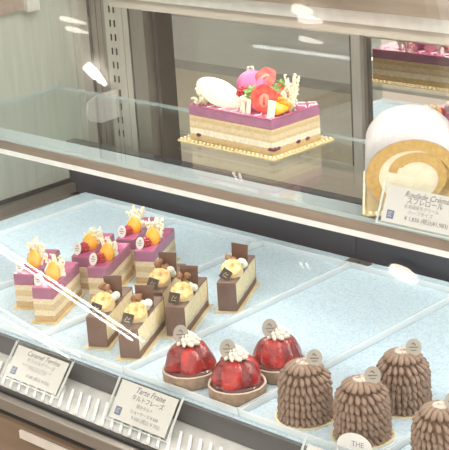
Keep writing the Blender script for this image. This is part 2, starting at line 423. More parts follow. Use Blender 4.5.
# front glass: leans back 35 degrees from the bar
TL = R2(35)
gy, gz = 1.006, -.045
L = .71
fy, fz = gy + L * math.sin(TL), gz + L * math.cos(TL)
ny, nz = math.cos(TL) * .006, -math.sin(TL) * .006
b = nb()
pts = [(gy, gz), (fy, fz), (fy + ny, fz + nz), (gy + ny, gz + nz)]
a_ = [b.verts.new((XL, y, z)) for y, z in pts]; c_ = [b.verts.new((XR, y, z)) for y, z in pts]
for i in range(4):
    f = b.faces.new((a_[i], a_[(i + 1) % 4], c_[(i + 1) % 4], c_[i])); f.material_index = 0 if i == 0 else 1
for q in (a_, c_[::-1]): b.faces.new(q).material_index = 1
cpart('front_glass', b, ['frontglass', 'clearglass'])
# small lamp holder on the side panel
b = nb(); box(b, XL, -1.93, 1.36, 1.516, .334, .36); lh = cpart('lamp_holder', b, 'fixture')
b = bx(-1.94, -1.922, 1.5162, 1.544, .331, .362); bmesh.ops.translate(b, verts=b.verts[:], vec=off); obj('end_cap', b, 'bright', lh)

# glass shelf with lamp rail
shelf = thing('glass_shelf', 'upper glass shelf with a bronze lamp rail along its front edge', 'shelf', (-.8, 1.3, .181))
def spart(name, bm, m):
    bmesh.ops.translate(bm, verts=bm.verts[:], vec=Vector((.8, -1.3, -.181))); return obj(name, bm, m, shelf)
b = nb(); box(b, XL + .001, XR - .01, 1.297, 1.578, .181, .187)
b.faces.ensure_lookup_table()
for f in b.faces:
    n_ = f.normal if f.normal.length else (f.normal_update() or f.normal)
    f.material_index = 1 if abs(n_.z) < .5 else 0
spart('shelf_pane', b, ['glass', 'glassedge'])
spart('lamp_film', bx(XL + .004, XR - .02, 1.299, 1.346, .1795, .1809), 'film')
spart('lamp_rail', bx(XL + .002, XR - .012, 1.2975, 1.325, .1665, .1794), 'fixture')
spart('lamp_lip', bx(XL + .002, XR - .012, 1.297, 1.303, .1585, .1664), 'rib')
spart('lamp_diffuser', bx(XL + .01, XR - .02, 1.305, 1.323, .160, .1663), 'led')

# ------------------------------------------------------------------ trays
def tray(x0, x1, label):
    t = thing('acrylic_tray', label, 'tray', ((x0 + x1) / 2, 1.3015, 0), 0, 'clear trays lining the deck')
    w = (x1 - x0) / 2 - .0012
    obj('tray_base', bx(-w, w, -.2305, .2305, .0001, .0012), 'deck', t)
    b = nb(); h = .010; k = .0016
    box(b, -w, -w + k, -.2305, .2305, .0012, h); box(b, w - k, w, -.2305, .2305, .0012, h)
    obj('tray_side', b, 'trayline', t)
    b = bx(-w + k, w - k, -.2305, -.2305 + k, .0012, h); obj('front_lip', b, 'trayline', t)
    b = bx(-w + k, w - k, .2305 - k, .2305, .0012, h); obj('back_lip', b, 'trayline', t)
    return t
tx = [-1.808, -1.612, -1.416, -1.24, -1.042, -.845, -.65]
tl = ['empty clear tray at the left end of the deck by the side panel',
      'clear tray under the purple-topped slices', 'clear tray under the chocolate banana slices',
      'clear tray under the three strawberry tarts', 'clear tray under the chestnut domes, right of the tart tray',
      'clear tray at the right edge of the photo under the cut-off chestnut dome']
for i in range(6): tray(tx[i], tx[i + 1], tl[i])
Z0 = .0013     # tray floor

# ------------------------------------------------------------------ small decorations
def scallop(w, l, pitch=.005, amp=.0012):
    """outline of a w x l card centred at 0 with scalloped edge"""
    pts = []
    def side(p, q):
        p, q = Vector(p), Vector(q); d = q - p; n = max(2, round(d.length / pitch)); e = Vector((d.y, -d.x)).normalized()
        for i in range(n):
            for s in (0, .25, .5, .75):
                t = (i + s) / n; pts.append(tuple(p + d * t + e * amp * math.sin(PI * s)))
    a, c = w / 2, l / 2
    side((-a, -c), (a, -c)); side((a, -c), (a, c)); side((a, c), (-a, c)); side((-a, c), (-a, -c))
    return pts
def lace_bm(rnd, n=3, h=.02, spread=.006, r=.0013):
    b = nb()
    for k in range(n):
        a = rnd.uniform(0, 2 * PI); tip = Vector((math.cos(a) * spread, math.sin(a) * spread, h * rnd.uniform(.75, 1.1)))
        p = [Vector((0, 0, -.002)), tip * .35 + Vector((0, 0, .001)), tip * .7, tip]
        tube(b, p, [r * .9, r * .8, r * .7, r * .5], 5)
        for i in range(9):
            t = rnd.uniform(.15, 1.05); q = tip * t + Vector((rnd.uniform(-1, 1), rnd.uniform(-1, 1), rnd.uniform(-.5, .5))) * .0026
            blob(b, q, r * rnd.uniform(.7, 1.25), sub=1)
    return b
def raspberry_bm(r=.0062):
    b = nb(); blob(b, (0, 0, r * .9), (r * .75, r * .75, r * .85), sub=2)
    for lv, (zz, rr, n) in enumerate(((.35, .72, 9), (.8, .85, 10), (1.25, .70, 9), (1.6, .42, 6), (1.82, 0, 1))):
        for i in range(n):
            a = 2 * PI * (i + .5 * (lv % 2)) / n
            blob(b, (r * rr * math.cos(a), r * rr * math.sin(a), r * zz), r * .3, sub=1)
    return b
def segment_bm(l=.0165, w=.0085, h=.009):
    """plump citrus segment standing on its thick end"""
    b = nb(); blob(b, (0, 0, 0), (w * .62, h * .5, l * .55), sub=3)
    for v in b.verts:
        t = (v.co.z / (l * .55) + 1) / 2
        k = 1.12 - .5 * t ** 2; v.co.x *= k; v.co.y *= k
        v.co.y += .0022 * math.sin(PI * t)
    return b
def scribble(bm, w, h, z, rnd, seg=12, r=.00042):
    tube(bm, [(-w / 2 + w * i / seg, h * math.sin(i * 2.3) * rnd.uniform(.5, 1), z) for i in range(seg + 1)], r, 4)
def disc_tag(parent, loc, rot, rx, ry, m, rnd):
    b = nb(); n = 32
    prism(b, [(rx * math.cos(2 * PI * i / n), ry * math.sin(2 * PI * i / n)) for i in range(n)], 0, .0008)
    t = obj('shop_tag', b, m, parent, loc=loc, rot=rot)
    b = nb(); tube(b, [(-.25 * rx, .35 * ry, .0009), (0, .52 * ry, .0009), (.22 * rx, .22 * ry, .0009)], .0006, 4)
    scribble(b, rx * 1.15, ry * .10, .0009, rnd); scribble(b, rx * .7, ry * .05, .0009, rnd, 8)
    for v in b.verts[-(9 * 4):]: v.co.y -= ry * .34
    obj('tag_print', b, 'ink', t)
    return t

# ------------------------------------------------------------------ purple slices
TH = R2(28)
def purple_slice(x, y, label, rasp, seed, sprig):
    rnd = random.Random(seed)
    w, l, h = .030, .105, .050
    t = thing('berry_mousse_slice', label, 'cake slice', (x, y, Z0), TH, 'purple-topped slices')
    obj('cake_card', prism(nb(), [(px, py + l / 2) for px, py in scallop(w + .007, l + .012)], 0, .0014), 'gold', t)
    z = .0015
    b = bx(-w / 2, w / 2, 0, l, 0, h * .665); o = obj('sponge_layers', b, 'purplelayers', t, loc=(0, 0, z), bevel=.0004)
    b = bx(-w / 2, w / 2, 0, l, h * .668, h - .0012); obj('mousse_layer', b, 'purple', t, loc=(0, 0, z), bevel=.0008)
    b = bx(-w / 2 + .0003, w / 2 - .0003, .0003, l - .0003, h - .0012, h); obj('glaze', b, 'purpletop', t, loc=(0, 0, z), bevel=.0004)
    T = z + h
    if sprig != 3:
        disc_tag(t, (-.008, .010, T + .0084), (R2(72), 0, R2(-8 + rnd.uniform(-8, 8))), .0066, .0092, 'tag', rnd)
    if rasp: obj('raspberry', raspberry_bm(.0076), 'raspberry', t, True, loc=(-.003, .023, T - .0008))
    obj('orange_segment', segment_bm(.027, .0185, .016), 'orange', t, True, loc=(.003, .034, T + .0105), rot=(R2(-12), R2(6 + rnd.uniform(-6, 6)), R2(rnd.uniform(-15, 15))))
    b = nb()
    for k in range(9): blob(b, (rnd.uniform(-.009, .011), .049 + rnd.uniform(-.007, .011), T + rnd.uniform(.0, .010)), rnd.uniform(.0045, .0065), sub=2)
    obj('whipped_cream', b, 'creamy', t, True)
    for k, (px, py, hh) in enumerate(((.010, .045, .022), (.004, .056, .030 if sprig else .022), (-.004, .052, .034 if sprig else .024))):
        obj('white_lace', lace_bm(rnd, 5, hh, .008, .0019), 'lace', t, True, loc=(px, py, T + .001))
    b = nb()
    for k in range(9): blob(b, (rnd.uniform(-.010, .011), rnd.uniform(.034, .062), T + rnd.uniform(.006, .018)), .0012, sub=1)
    obj('sugar_dots', b, 'reddot', t)
    return t
PS = [(-1.521, 1.142, 'purple-topped layered slice with orange segment, left one of the front pair', 0, 11, 1),
      (-1.456, 1.1225, 'purple-topped layered slice with orange segment, nearest one, just behind the left price card', 0, 12, 0),
      (-1.507, 1.239, 'purple-topped layered slice with raspberry, left one of the middle pair', 1, 13, 0),
      (-1.453, 1.222, 'purple-topped layered slice with raspberry, right one of the middle pair, behind the chocolate slices', 1, 14, 0),
      (-1.508, 1.329, 'purple-topped layered slice with the tallest white lace sprig, left one of the back pair', 1, 15, 1),
      (-1.446, 1.308, 'purple-topped layered slice with white tag, right one of the back pair', 1, 16, 1)]
for a in PS: purple_slice(*a)

# ------------------------------------------------------------------ chocolate banana slices
def choc_slice(x, y, label, seed, plate_rot=0., single=False):
    rnd = random.Random(seed)
    w, l, h = .0275, .112, .0425
    t = thing('chocolate_banana_slice', label, 'cake slice', (x + .5 * w * math.cos(TH), y + .5 * w * math.sin(TH), Z0), TH, 'chocolate banana slices')
    obj('cake_card', prism(nb(), [(px, py + l / 2) for px, py in scallop(w + .0085, l + .012)], 0, .0014), 'goldpale', t)
    z = .0015
    obj('cream_layers', bx(-w / 2 + .0004, w / 2 - .0004, .0022, l - .0022, 0, h - .002), 'choclayers', t, loc=(0, 0, z))
    b = nb(); box(b, -w / 2, w / 2, 0, .0021, 0, h); box(b, -w / 2, w / 2, l - .0021, l, 0, h)
    box(b, -w / 2, w / 2, .0022, l - .0022, h - .0019, h)
    obj('chocolate_coating', b, 'choc', t, loc=(0, 0, z), bevel=.0008)
    T = z + h
    # shop plaque leaning back at the front
    p = obj('shop_plaque', bx(-.0073, .0073, -.0073, .0073, 0, .0012), 'chocdark', t, loc=(-.003, .011, T + .0078), rot=(R2(60), R2(18 + plate_rot), R2(12)))
    b = nb(); tube(b, [(-.003, -.002, .0013), (-.001, .003, .0013), (.001, -.001, .0013), (.003, .002, .0013)], .0004, 4)
    tube(b, [(-.0035, -.0035, .0013), (.0035, -.0035, .0013)], .0003, 4); obj('plaque_print', b, 'gold', p)
    # banana piece: cut face up-front, caramelised
    b = nb(); n = 28; r = .0150
    lathe(b, [(0, 0), (r * .9, 0), (r, .003), (r * 1.02, .012), (r * .92, .0165)], n)
    lb = nb(); lathe(lb, [(r * .92, .0165), (r * .6, .0172), (r * .3, .0166), (r * .18, .0150), (0, .0146)], n)
    for q in (b, lb): wobble(q, .0010, 120, seed)
    bo = obj('banana_piece', b, 'bananaside', t, True, loc=(.001, .034, T + .0005), rot=(R2(34), R2(4), R2(rnd.uniform(-10, 10))))
    obj('caramelised_face', lb, 'banana', bo, True)
    b = nb()
    for k in range(4): blob(b, (.008 + rnd.uniform(-.003, .003), .054 + rnd.uniform(-.004, .005), T + .004 + rnd.uniform(0, .009)), rnd.uniform(.005, .0066), sub=2)
    obj('whipped_cream', b, 'creamy', t, True)
    b = nb()
    for k in range(10): blob(b, (rnd.uniform(-.007, .007), rnd.uniform(-.004, .004), rnd.uniform(-.006, .010)), (rnd.uniform(.0035, .0058), .0034, .0048), (rnd.uniform(0, 3), rnd.uniform(0, 3), 0), 2)
    wobble(b, .0012, 250, seed)
    obj('walnut', b, 'nut', t, True, loc=(-.005, .058, T + .012))
    b = nb(); q = [(-.0115, 0), (.0115, 0), (.0125, .030), (-.0125, .032)]
    prism(b, q, -.0007, .0007)
    for v in b.verts: v.co = Vector((v.co.x, v.co.z + v.co.y * .12 + 12 * v.co.x ** 2, v.co.y))
    obj('chocolate_plaque', b, 'chocplate', t, loc=(.001, .070, T - .001), rot=(0, 0, R2(-6 if single else 14)))
    return t
CS = [(-1.340, 1.100, 'chocolate banana slice, front left of the brown slices, behind the gap between the price cards', 21, 6),
      (-1.278, 1.100, 'chocolate banana slice standing nearest, with square dark plaque in front', 22, 0),
      (-1.280, 1.187, 'chocolate banana slice just behind the left strawberry tart', 23, -4),
      (-1.343, 1.208, 'chocolate banana slice at the back left, half hidden behind the other brown slices', 24, 4),
      (-1.283, 1.291, 'chocolate banana slice standing alone on the open deck', 25, 20, True)]
for a in CS: choc_slice(*a)

# ------------------------------------------------------------------ strawberry tarts
def strawb_bm(l, r, seed, sub=3):
    """strawberry, tip along +z, calyx end at z=0"""
    b = nb(); prof = [(0, 0)]
    for i in range(1, 13):
        t = i / 13; prof.append((r * (math.sin(PI * min(1, t * .5 + .22)) if t < .55 else math.cos((t - .55) / .45 * PI / 2) ** .72) * (1 if t > .1 else .8), l * t))
    prof.append((0, l)); lathe(b, prof, 22); wobble(b, .0014, 70, seed)
    return b
def tart(x, y, label, seed, rz):
    rnd = random.Random(seed)
    t = thing('strawberry_tart', label, 'tart', (x, y, Z0), rz, 'strawberry tarts'); t.scale = (1.075, 1.075, 1.03)
    b = nb(); lathe(b, [(0, 0), (.0310, 0), (.0322, .002), (.0330, .0165), (.0327, .0175), (.0312, .0175), (.0308, .016), (0, .0155)], 64, lambda a, r, z: 1 + .006 * math.sin(11 * a + seed) + .004 * math.sin(29 * a))
    o = obj('tart_crust', b, ['crust', 'crustrim'], t, True)
    for p in o.data.polygons:
        if p.center.z > .0163: p.material_index = 1
    b = nb(); lathe(b, [(.0307, .0158), (.0300, .0185), (.026, .0205), (0, .021)], 40); obj('jelly_filling', b, 'jam', t, True)
    n = 5
    for i in range(n):
        a = 2 * PI * i / n + .3; rr = .0226
        l = .045 * rnd.uniform(.95, 1.05); r = .0164 * rnd.uniform(.96, 1.07)
        mtx = Matrix.Rotation(a, 4, 'Z') @ Matrix.Translation((rr, 0, .0110)) @ Matrix.Rotation(-R2(31 + rnd.uniform(-5, 5)), 4, 'Y') @ Matrix.Rotation(rnd.uniform(0, 6), 4, 'Z')
        s = obj('strawberry', strawb_bm(l, r, seed * 10 + i), ['strawberry', 'strawberry', 'strawberrymid'][(i + seed) % 3], t, True); s.matrix_local = mtx
    s = obj('strawberry', strawb_bm(.034, .013, seed), 'strawberry', t, True, loc=(0, 0, .018))
    # piped rosette
    b = nb()
    k = 9
    for lv, (rr, zz, s_) in enumerate(((.0072, .0, 1.15), (.0052, .0040, 1.0), (.0028, .0078, .8))):
        for i in range(k):
            a = 2 * PI * i / k + lv * .35
            blob(b, (rr * math.cos(a), rr * math.sin(a), zz), (.0056 * s_, .0018 * s_, .0026 * s_), Matrix.Rotation(a + .7, 4, 'Z') @ Matrix.Rotation(.15, 4, 'Y'), 2)
    blob(b, (0, 0, .003), (.0062, .0062, .005), sub=2)
    blob(b, (0, 0, .010), (.002, .002, .003), sub=2)
    bmesh.ops.scale(b, vec=(1.22, 1.22, 1.12), verts=b.verts[:])
    obj('cream_rosette', b, 'rosette', t, True, loc=(.0, -.001, .0515), rot=(0, 0, -rz))
    e = Matrix.Rotation(-rz, 4, 'Z') @ Matrix.Translation((-.0030, -.0085, .0615)) @ Matrix.Rotation(R2(38), 4, 'Z') @ Matrix.Rotation(R2(74), 4, 'X')
    g = disc_tag(t, (0, 0, 0), (0, 0, 0), .0090, .0115, 'taggrey', rnd); g.matrix_local = e
    return t
tart(-1.158, 1.110, 'glazed strawberry tart, left one, nearest the chocolate slices', 31, .2)
tart(-1.081, 1.112, 'glazed strawberry tart, middle one in front of the other two, by the front rail', 32, 1.1)
tart(-1.081, 1.188, 'glazed strawberry tart, right back one just left of the chestnut domes', 33, 2.3)

# ------------------------------------------------------------------ mont blancs
def montblanc(x, y, label, seed, rz, slant, card='goldpale'):
    rnd = random.Random(seed)
    t = thing('chestnut_dome', label, 'pastry', (x, y, Z0), rz, 'chestnut cream domes')
    H = .064
    b = nb(); lathe(b, [(0, 0), (.0365, 0), (.0368, .0006), (.0365, .0014), (.0352, .0016), (.0345, .0012), (0, .0012)], 48); obj('cake_card', b, card, t)
    def R(z):
        u = z / H; return .0300 * (1 - .10 * u) * (1 if u < .72 else math.sqrt(max(.0, 1 - ((u - .72) / .34) ** 2)) )
    b = nb(); lathe(b, [(0, .0013)] + [(R(H * i / 14) - .003, .0013 + H * .96 * i / 14) for i in range(15)] + [(0, .0013 + H * .965)], 36)
    obj('cream_core', b, 'marronin', t, True)
    b = nb(); rows = 6
    for k in range(rows):
        u = k / (rows - 1); zc = .007 + (H - .016) * (u * .98)
        r = R(zc); n = 29 if k < 4 else (26 if k == 4 else 21)
        for i in range(n):
            a = 2 * PI * (i + .5 * (k % 2) + rnd.uniform(-.12, .12)) / n + k * .11
            tilt = R2(26 + 2 * u) if k < 4 else R2(34 if k == 4 else 48)
            ln = .0070 * rnd.uniform(.92, 1.1)
            mt = Matrix.Rotation(a, 4, 'Z') @ Matrix.Translation((r - .0008, 0, zc + rnd.uniform(-.0012, .0012))) @ Matrix.Rotation(R2(slant + rnd.uniform(-8, 8)), 4, 'X') @ Matrix.Rotation(-tilt, 4, 'Y')
            vs = blob(b, (0, 0, 0), (1, 1, 1), None, 2)
            for v in vs:
                q = v.co.copy(); wz = (.0041 if q.z < 0 else .0041 - .0019 * q.z)
                q = Vector((q.x * .0030, q.y * wz * .78, q.z * ln)); q.x += (.0014 if q.z < 0 else 0) * (-q.z / ln)
                v.co = mt @ q
    # crown of petals
    for ring, (rr, n, zz, tl_) in enumerate(((.0175, 17, H + .0005, 62), (.0105, 12, H + .0030, 74), (.004, 7, H + .0045, 84))):
        for i in range(n):
            a = 2 * PI * (i + .4 * ring) / n
            mt = Matrix.Rotation(a, 4, 'Z') @ Matrix.Translation((rr, 0, zz)) @ Matrix.Rotation(R2(slant * .4), 4, 'X') @ Matrix.Rotation(R2(-tl_), 4, 'Y')
            vs = blob(b, (0, 0, 0), (1, 1, 1), None, 2)
            for v in vs:
                q = v.co.copy(); v.co = mt @ Vector((q.x * .0027, q.y * (.0034 - .0010 * q.z), q.z * .0072))
    obj('piped_petals', b, 'marron', t, True)
    b = nb(); blob(b, (0, 0, H + .0055), (.010, .010, .0018), sub=2); wobble(b, .001, 200, seed); obj('sugar_dusting', b, 'sugar', t, True)
    e = Matrix.Rotation(-rz, 4, 'Z') @ Matrix.Translation((.0125, .0045, H + .0115)) @ Matrix.Rotation(R2(38), 4, 'Z') @ Matrix.Rotation(R2(68), 4, 'X')
    g = disc_tag(t, (0, 0, 0), (0, 0, 0), .0092, .0102, 'taggrey', rnd); g.matrix_local = e
    return t
montblanc(-.978, 1.118, 'brown piped chestnut cream dome beside the strawberry tarts, leftmost of the domes', 41, .1, 14)
montblanc(-.896, 1.120, 'brown piped chestnut cream dome behind the rounded white tag, front middle', 42, .9, 22)
montblanc(-.904, 1.208, 'brown piped chestnut cream dome standing furthest back among the domes', 43, 1.9, 16)
montblanc(-.788, 1.118, 'brown piped chestnut cream dome cut off by the right edge of the photo', 44, 2.7, 26)

# ------------------------------------------------------------------ rectangular cake on the shelf
SZ = .1871
def half_strawberry(parent, loc, rot, l=.028, r=.0135, seed=0):
    b = strawb_bm(l, r, seed)
    geom = b.verts[:] + b.edges[:] + b.faces[:]
    res = bmesh.ops.bisect_plane(b, geom=geom, plane_co=(0, 0, 0), plane_no=(0, 1, 0), clear_inner=True)
    es = [e for e in res['geom_cut'] if isinstance(e, bmesh.types.BMEdge)]
    f = bmesh.ops.edgeloop_fill(b, edges=es)['faces']
    for q in f: q.material_index = 1
    o = obj('strawberry_half', b, ['strawberry2', 'strawcut'], parent, loc=loc, rot=rot)
    for p in o.data.polygons: p.use_smooth = p.material_index == 0
    c = nb(); blob(c, (0, -.0001, l * .42), (r * .38, .0006, l * .25), sub=2); obj('strawberry_core', c, 'strawcore', o, True)
    c = nb(); blob(c, (0, -.0006, l * .40), (r * .11, .0006, l * .17), sub=2); obj('core_hollow', c, 'strawcut', o, True)
    return o
def big_cake():
    rnd = random.Random(5)
    W, D, H = .169, .104, .0535
    t = thing('berry_layer_cake', 'large rectangular purple-topped layer cake decorated with fruit on the glass shelf', 'cake', (-1.380, 1.490, SZ), R2(-1.5))
    obj('cake_card', prism(nb(), scallop(W + .030, D + .026, .0058, .0016), 0, .0016), 'gold', t)
    rim = nb()
    for px, py in scallop(W + .022, D + .018, .0082, 0)[::4]: blob(rim, (px, py, .0024), .0026, sub=2)
    obj('card_beading', rim, 'goldpale', t, True)
    z = .0018
    a, d = W / 2, D / 2
    obj('cake_layers', bx(-a, a, -d, d, 0, H - .0160), 'cakelayers', t, loc=(0, 0, z), bevel=.0006)
    obj('mousse_layer', bx(-a, a, -d, d, H - .0158, H - .0022), 'purple', t, loc=(0, 0, z), bevel=.0008)
    obj('glaze', bx(-a, a, -d, d, H - .0021, H), 'purpletop', t, loc=(0, 0, z), bevel=.0008)
    for px, py in ((-a, -.0), (-a + .018, -d), (a - .003, -d), (a, -d + .012), (a, -d + .055), (a, -d + .075)):
        b = nb(); blob(b, (0, 0, 0), (.007, .007, .0036), sub=2); wobble(b, .0015, 200, px * 99)
        k = .45; qx = px - math.copysign(.004, px) if abs(px) == a else px; qy = py + .004 if py == -d else py
        obj('dark_berry', b, 'berrydark', t, True, loc=(qx, qy, z + .0085))
    T = z + H
    b = nb()
    for k in range(7):
        x = -a + .012 + k * .024
        tube(b, [(x, -d + .004, T), (x + .006, -d + .012, T + .0004), (x - .002, -d + .022, T)], .0011, 5)
        tube(b, [(x + .01, d - .02, T), (x + .004, d - .012, T + .0004), (x + .012, d - .004, T)], .0011, 5)
    for k in range(5):
        y = -d + .012 + k * .023; tube(b, [(a - .022, y, T), (a - .012, y + .005, T + .0004), (a - .004, y - .002, T)], .0011, 5)
    obj('glaze_streaks', b, 'macaroncream', t)
    # white chocolate oval
    b = nb(); blob(b, (0, 0, 0), (.047, .0045, .0195), sub=4)
    for v in b.verts: v.co.y += 2.6 * v.co.x ** 2; v.co.z *= 1 - 7 * v.co.x if v.co.x > 0 else 1
    obj('white_chocolate_oval', b, 'whitechoc', t, True, loc=(-.031, -.034, T + .0185), rot=(R2(-22), R2(20), R2(14)))
    # macaron
    mt = obj('macaron', lathe(nb(), [(0, .0145), (.013, .0138), (.0205, .0105), (.0230, .0050), (.0230, .0028), (.0218, .0020), (0, .0020)], 40), 'macaron', t, True, loc=(-.014, .014, T + .0235), rot=(R2(60), R2(0), R2(40)))
    obj('macaron_cream', lathe(nb(), [(0, .0019), (.0208, .0019), (.0212, 0), (.0208, -.0019), (0, -.0019)], 40), 'macaroncream', mt, True)
    obj('macaron_shell', lathe(nb(), [(0, -.0020), (.0218, -.0020), (.0230, -.0028), (.0230, -.0050), (.0205, -.0105), (.013, -.0138), (0, -.0145)], 40), 'macaron', mt, True)
    obj('raspberry', raspberry_bm(.0095), 'raspberry', t, True, loc=(-.003, -.018, T + .012))
    half_strawberry(t, (.052, -.032, T + .0010), (R2(-8), R2(2), R2(34)), .042, .0200, 3)
    half_strawberry(t, (.000, .010, T + .030), (R2(-40), R2(62), R2(30)), .036, .0140, 4)
    half_strawberry(t, (.046, .004, T + .004), (R2(-25), R2(22), R2(70)), .034, .0150, 6)
    for k, (px, py, zz) in enumerate(((.064, -.020, .007), (.073, -.010, .008), (.058, -.006, .012), (.076, -.024, .006))):
        obj('orange_segment', segment_bm(.024, .0165, .014), 'orange', t, True, loc=(px, py, T + zz), rot=(R2(20 + 20 * k), R2(65 - 25 * k), R2(50 * k)))
    for (px, py, hh, n) in ((-.060, -.040, .024, 5), (-.068, -.030, .018, 5), (-.050, -.020, .020, 4), (-.034, .040, .040, 6), (-.026, .034, .034, 4), (.074, .006, .050, 8), (.078, -.004, .036, 7), (.070, .012, .040, 6), (.030, .020, .024, 3), (-.070, -.044, .012, 4)):
        obj('white_lace', lace_bm(rnd, n, hh, .011, .0019), 'lace', t, True, loc=(px, py, T + .001))
    for (px, py, zz, rr) in ((.018, -.022, .028, 0), (.024, -.030, .022, 1), (.056, .006, .036, 2), (.052, -.004, .030, .5)):
        b = nb()
        for k in range(5):
            b_ = 2 * PI * k / 5 + rr; blob(b, (.005 * math.cos(b_), .005 * math.sin(b_), .001), (.0065, .0032, .0008), (0, -.35, b_), 2)
        obj('herb_leaf', b, 'leaf', t, True, loc=(px, py, T + zz), rot=(R2(25), 0, rr))
    # white sticks and sugar crumbs
    for (px, py, ry, hh, ww) in ((.032, -.044, 4, .021, .0030), (.074, -.042, 8, .024, .0055), (.022, -.042, -5, .017, .0028)):
        obj('white_chocolate_stick', bx(-ww, ww, -.0016, .0016, 0, hh), 'whitechoc', t, loc=(px, py, T - .0004), rot=(R2(-6), R2(ry), R2(25)), bevel=.0006)
    b = nb()
    for k in range(14): blob(b, (.020 + rnd.uniform(-.010, .010), -.034 + rnd.uniform(-.006, .008), T + rnd.uniform(.002, .020)), rnd.uniform(.003, .0055), sub=1)
    obj('crumble', b, 'lace', t)
    return t
big_cake()

# ------------------------------------------------------------------ swiss roll
def swiss_roll():
    ax = Vector((-.607, .794, 0)); R = .0475; LN = .172; EX = 1.24
    rz = math.atan2(ax.y, ax.x) - PI / 2
    t = thing('swiss_roll', 'thick cream-filled swiss roll dusted with icing sugar on the glass shelf', 'cake', (-.981, 1.339, SZ), rz)
    obj('cake_card', prism(nb(), [(x, y + LN / 2) for x, y in scallop(.119, LN + .006, .0058, .0014)], 0, .0016), 'gold', t)
    rim = nb()
    for px, py in scallop(.121, LN + .003, .0078, 0)[::4]: blob(rim, (px, py + LN / 2, .0028), .0028, sub=2)
    obj('card_beading', rim, 'goldpale', t, True)
    zc = .0018 + R * .97
    def flat(x, z):                                  # the underside sits flat
        return x * EX, max(z, -R * .965)
    n = 72
    def sleeve(r0, r1, y0, y1):
        b = nb(); rings = []
        for (r, y) in ((r1, y0), (r1, y1), (r0, y1), (r0, y0)):
            rg = []
            for i in range(n):
                a = 2 * PI * i / n; x, z = flat(r * math.cos(a), r * math.sin(a)); rg.append(b.verts.new((x, y, z)))
            rings.append(rg)
        for k in range(4):
            p, q = rings[k], rings[(k + 1) % 4]
            for i in range(n): b.faces.new((p[i], p[(i + 1) % n], q[(i + 1) % n], q[i]))
        return b
    obj('sugared_skin', sleeve(R - .0012, R, .0006, LN), 'rollskin', t, True, loc=(0, 0, zc))
    # sponge: spiral strip swept along the roll
    inner, outer = [], []
    a0 = R2(-60); turns = 1.62; N = 110
    th = .0135
    for i in range(N + 1):
        u = i / N; a = a0 + turns * 2 * PI * u
        ro = R - .0013 - max(0, (u * turns - .80)) * .026
        if u * turns < .80: ro = R - .0013
        thk = th * (1 - .15 * u) * (1 if u < .95 else .75)
        outer.append((ro * math.cos(a), ro * math.sin(a))); ri = ro - thk
        inner.append((ri * math.cos(a), ri * math.sin(a)))
    b = nb()
    rows = []
    for (x, z), (xi, zi) in zip(outer, inner):
        x, z = flat(x, z); xi *= EX; rows.append([b.verts.new(p) for p in ((x, 0, z), (xi, 0, zi), (xi, LN - .001, zi), (x, LN - .001, z))])
    for p, q in zip(rows, rows[1:]):
        for k in range(4): b.faces.new((p[k], p[(k + 1) % 4], q[(k + 1) % 4], q[k]))
    b.faces.new(rows[0]); b.faces.new(rows[-1][::-1])
    obj('sponge_spiral', b, 'rollsponge', t, loc=(0, 0, zc))
    b = nb(); lathe(b, [(0, .0), (R - .003, 0), (R - .003, LN - .004), (0, LN - .004)], 48)
    bmesh.ops.rotate(b, cent=(0, 0, 0), matrix=Matrix.Rotation(R2(-90), 3, 'X'), verts=b.verts[:])
    for v in b.verts: v.co.y += .0012; v.co.x *= EX; v.co.z = max(v.co.z, -R * .955)
    obj('cream_filling', b, 'rollcream', t, loc=(0, 0, zc))
    return t
swiss_roll()

# ------------------------------------------------------------------ price cards
def price_card(label, bl, br_, tl_, lines, h_extra=.0, logo=True, seed=0, round_tag=False):
    """acrylic L holder whose back plate runs from bottom edge bl-br to top edge at tl"""
    bl, br_, tl_ = Vector(bl), Vector(br_), Vector(tl_)
    xa = (br_ - bl); W = xa.length; xa.normalize(); up = tl_ - bl; up -= xa * up.dot(xa); Hh = up.length; up.normalize()
    nz_ = xa.cross(up)
    mtx = Matrix((xa, up, nz_)).transposed().to_4x4(); mtx.translation = (bl + br_) / 2
    t = thing('price_card_holder', label, 'price card', (0, 0, 0), 0, 'acrylic price card holders'); t.matrix_world = mtx
    w = W / 2; k = .0011
    def sheet(z0, z1, y1):
        b = nb(); box(b, -w, w, 0, y1, z0, z1)
        for f in b.faces:
            f.normal_update(); f.material_index = 1 if abs(f.normal.z) < .5 else 0
        return b
    obj('back_plate', sheet(-k - .0004, -.0004, Hh), ['acryl', 'acryledge'], t)
    obj('front_plate', sheet(.0012, .0012 + k, Hh - .004), ['acryl', 'acryledge'], t)
    b = nb(); box(b, -w, -w + .0015, 0, Hh - .004, -.0004, .0012); box(b, w - .0015, w, 0, Hh - .004, -.0004, .0012); box(b, -w + .0015, w - .0015, 0, .0015, -.0004, .0012)
    obj('edge_rail', b, 'acryledge', t)
    cw = w - .006
    c0, c1 = .004, Hh - .008
    card = obj('card', bx(-cw, cw, c0, c1, 0, .0005), 'paper', t)
    ch = c1 - c0
    for (s, fy, size, shear, ink, dx) in lines:
        b = text_bm(s, size, shear); bmesh.ops.translate(b, verts=b.verts[:], vec=(dx, c0 + ch * fy, .00062)); obj('lettering', b, ink, card)
    if logo:
        lx, ly, s = -cw + .012, c0 + ch * .22, .0052
        b = bx(lx - s, lx + s, ly - s, ly + s, .0005, .0007); lg = obj('logo_square', b, 'navy', card)
        b = nb()
        for q in range(3): tube(b, [(lx - s * .6, ly + s * (.45 - .45 * q), .0008), (lx + s * (.5 - .3 * (q % 2)), ly + s * (.5 - .45 * q), .0008)], .0004, 4)
        obj('logo_mark', b, 'paper', lg)
    return t
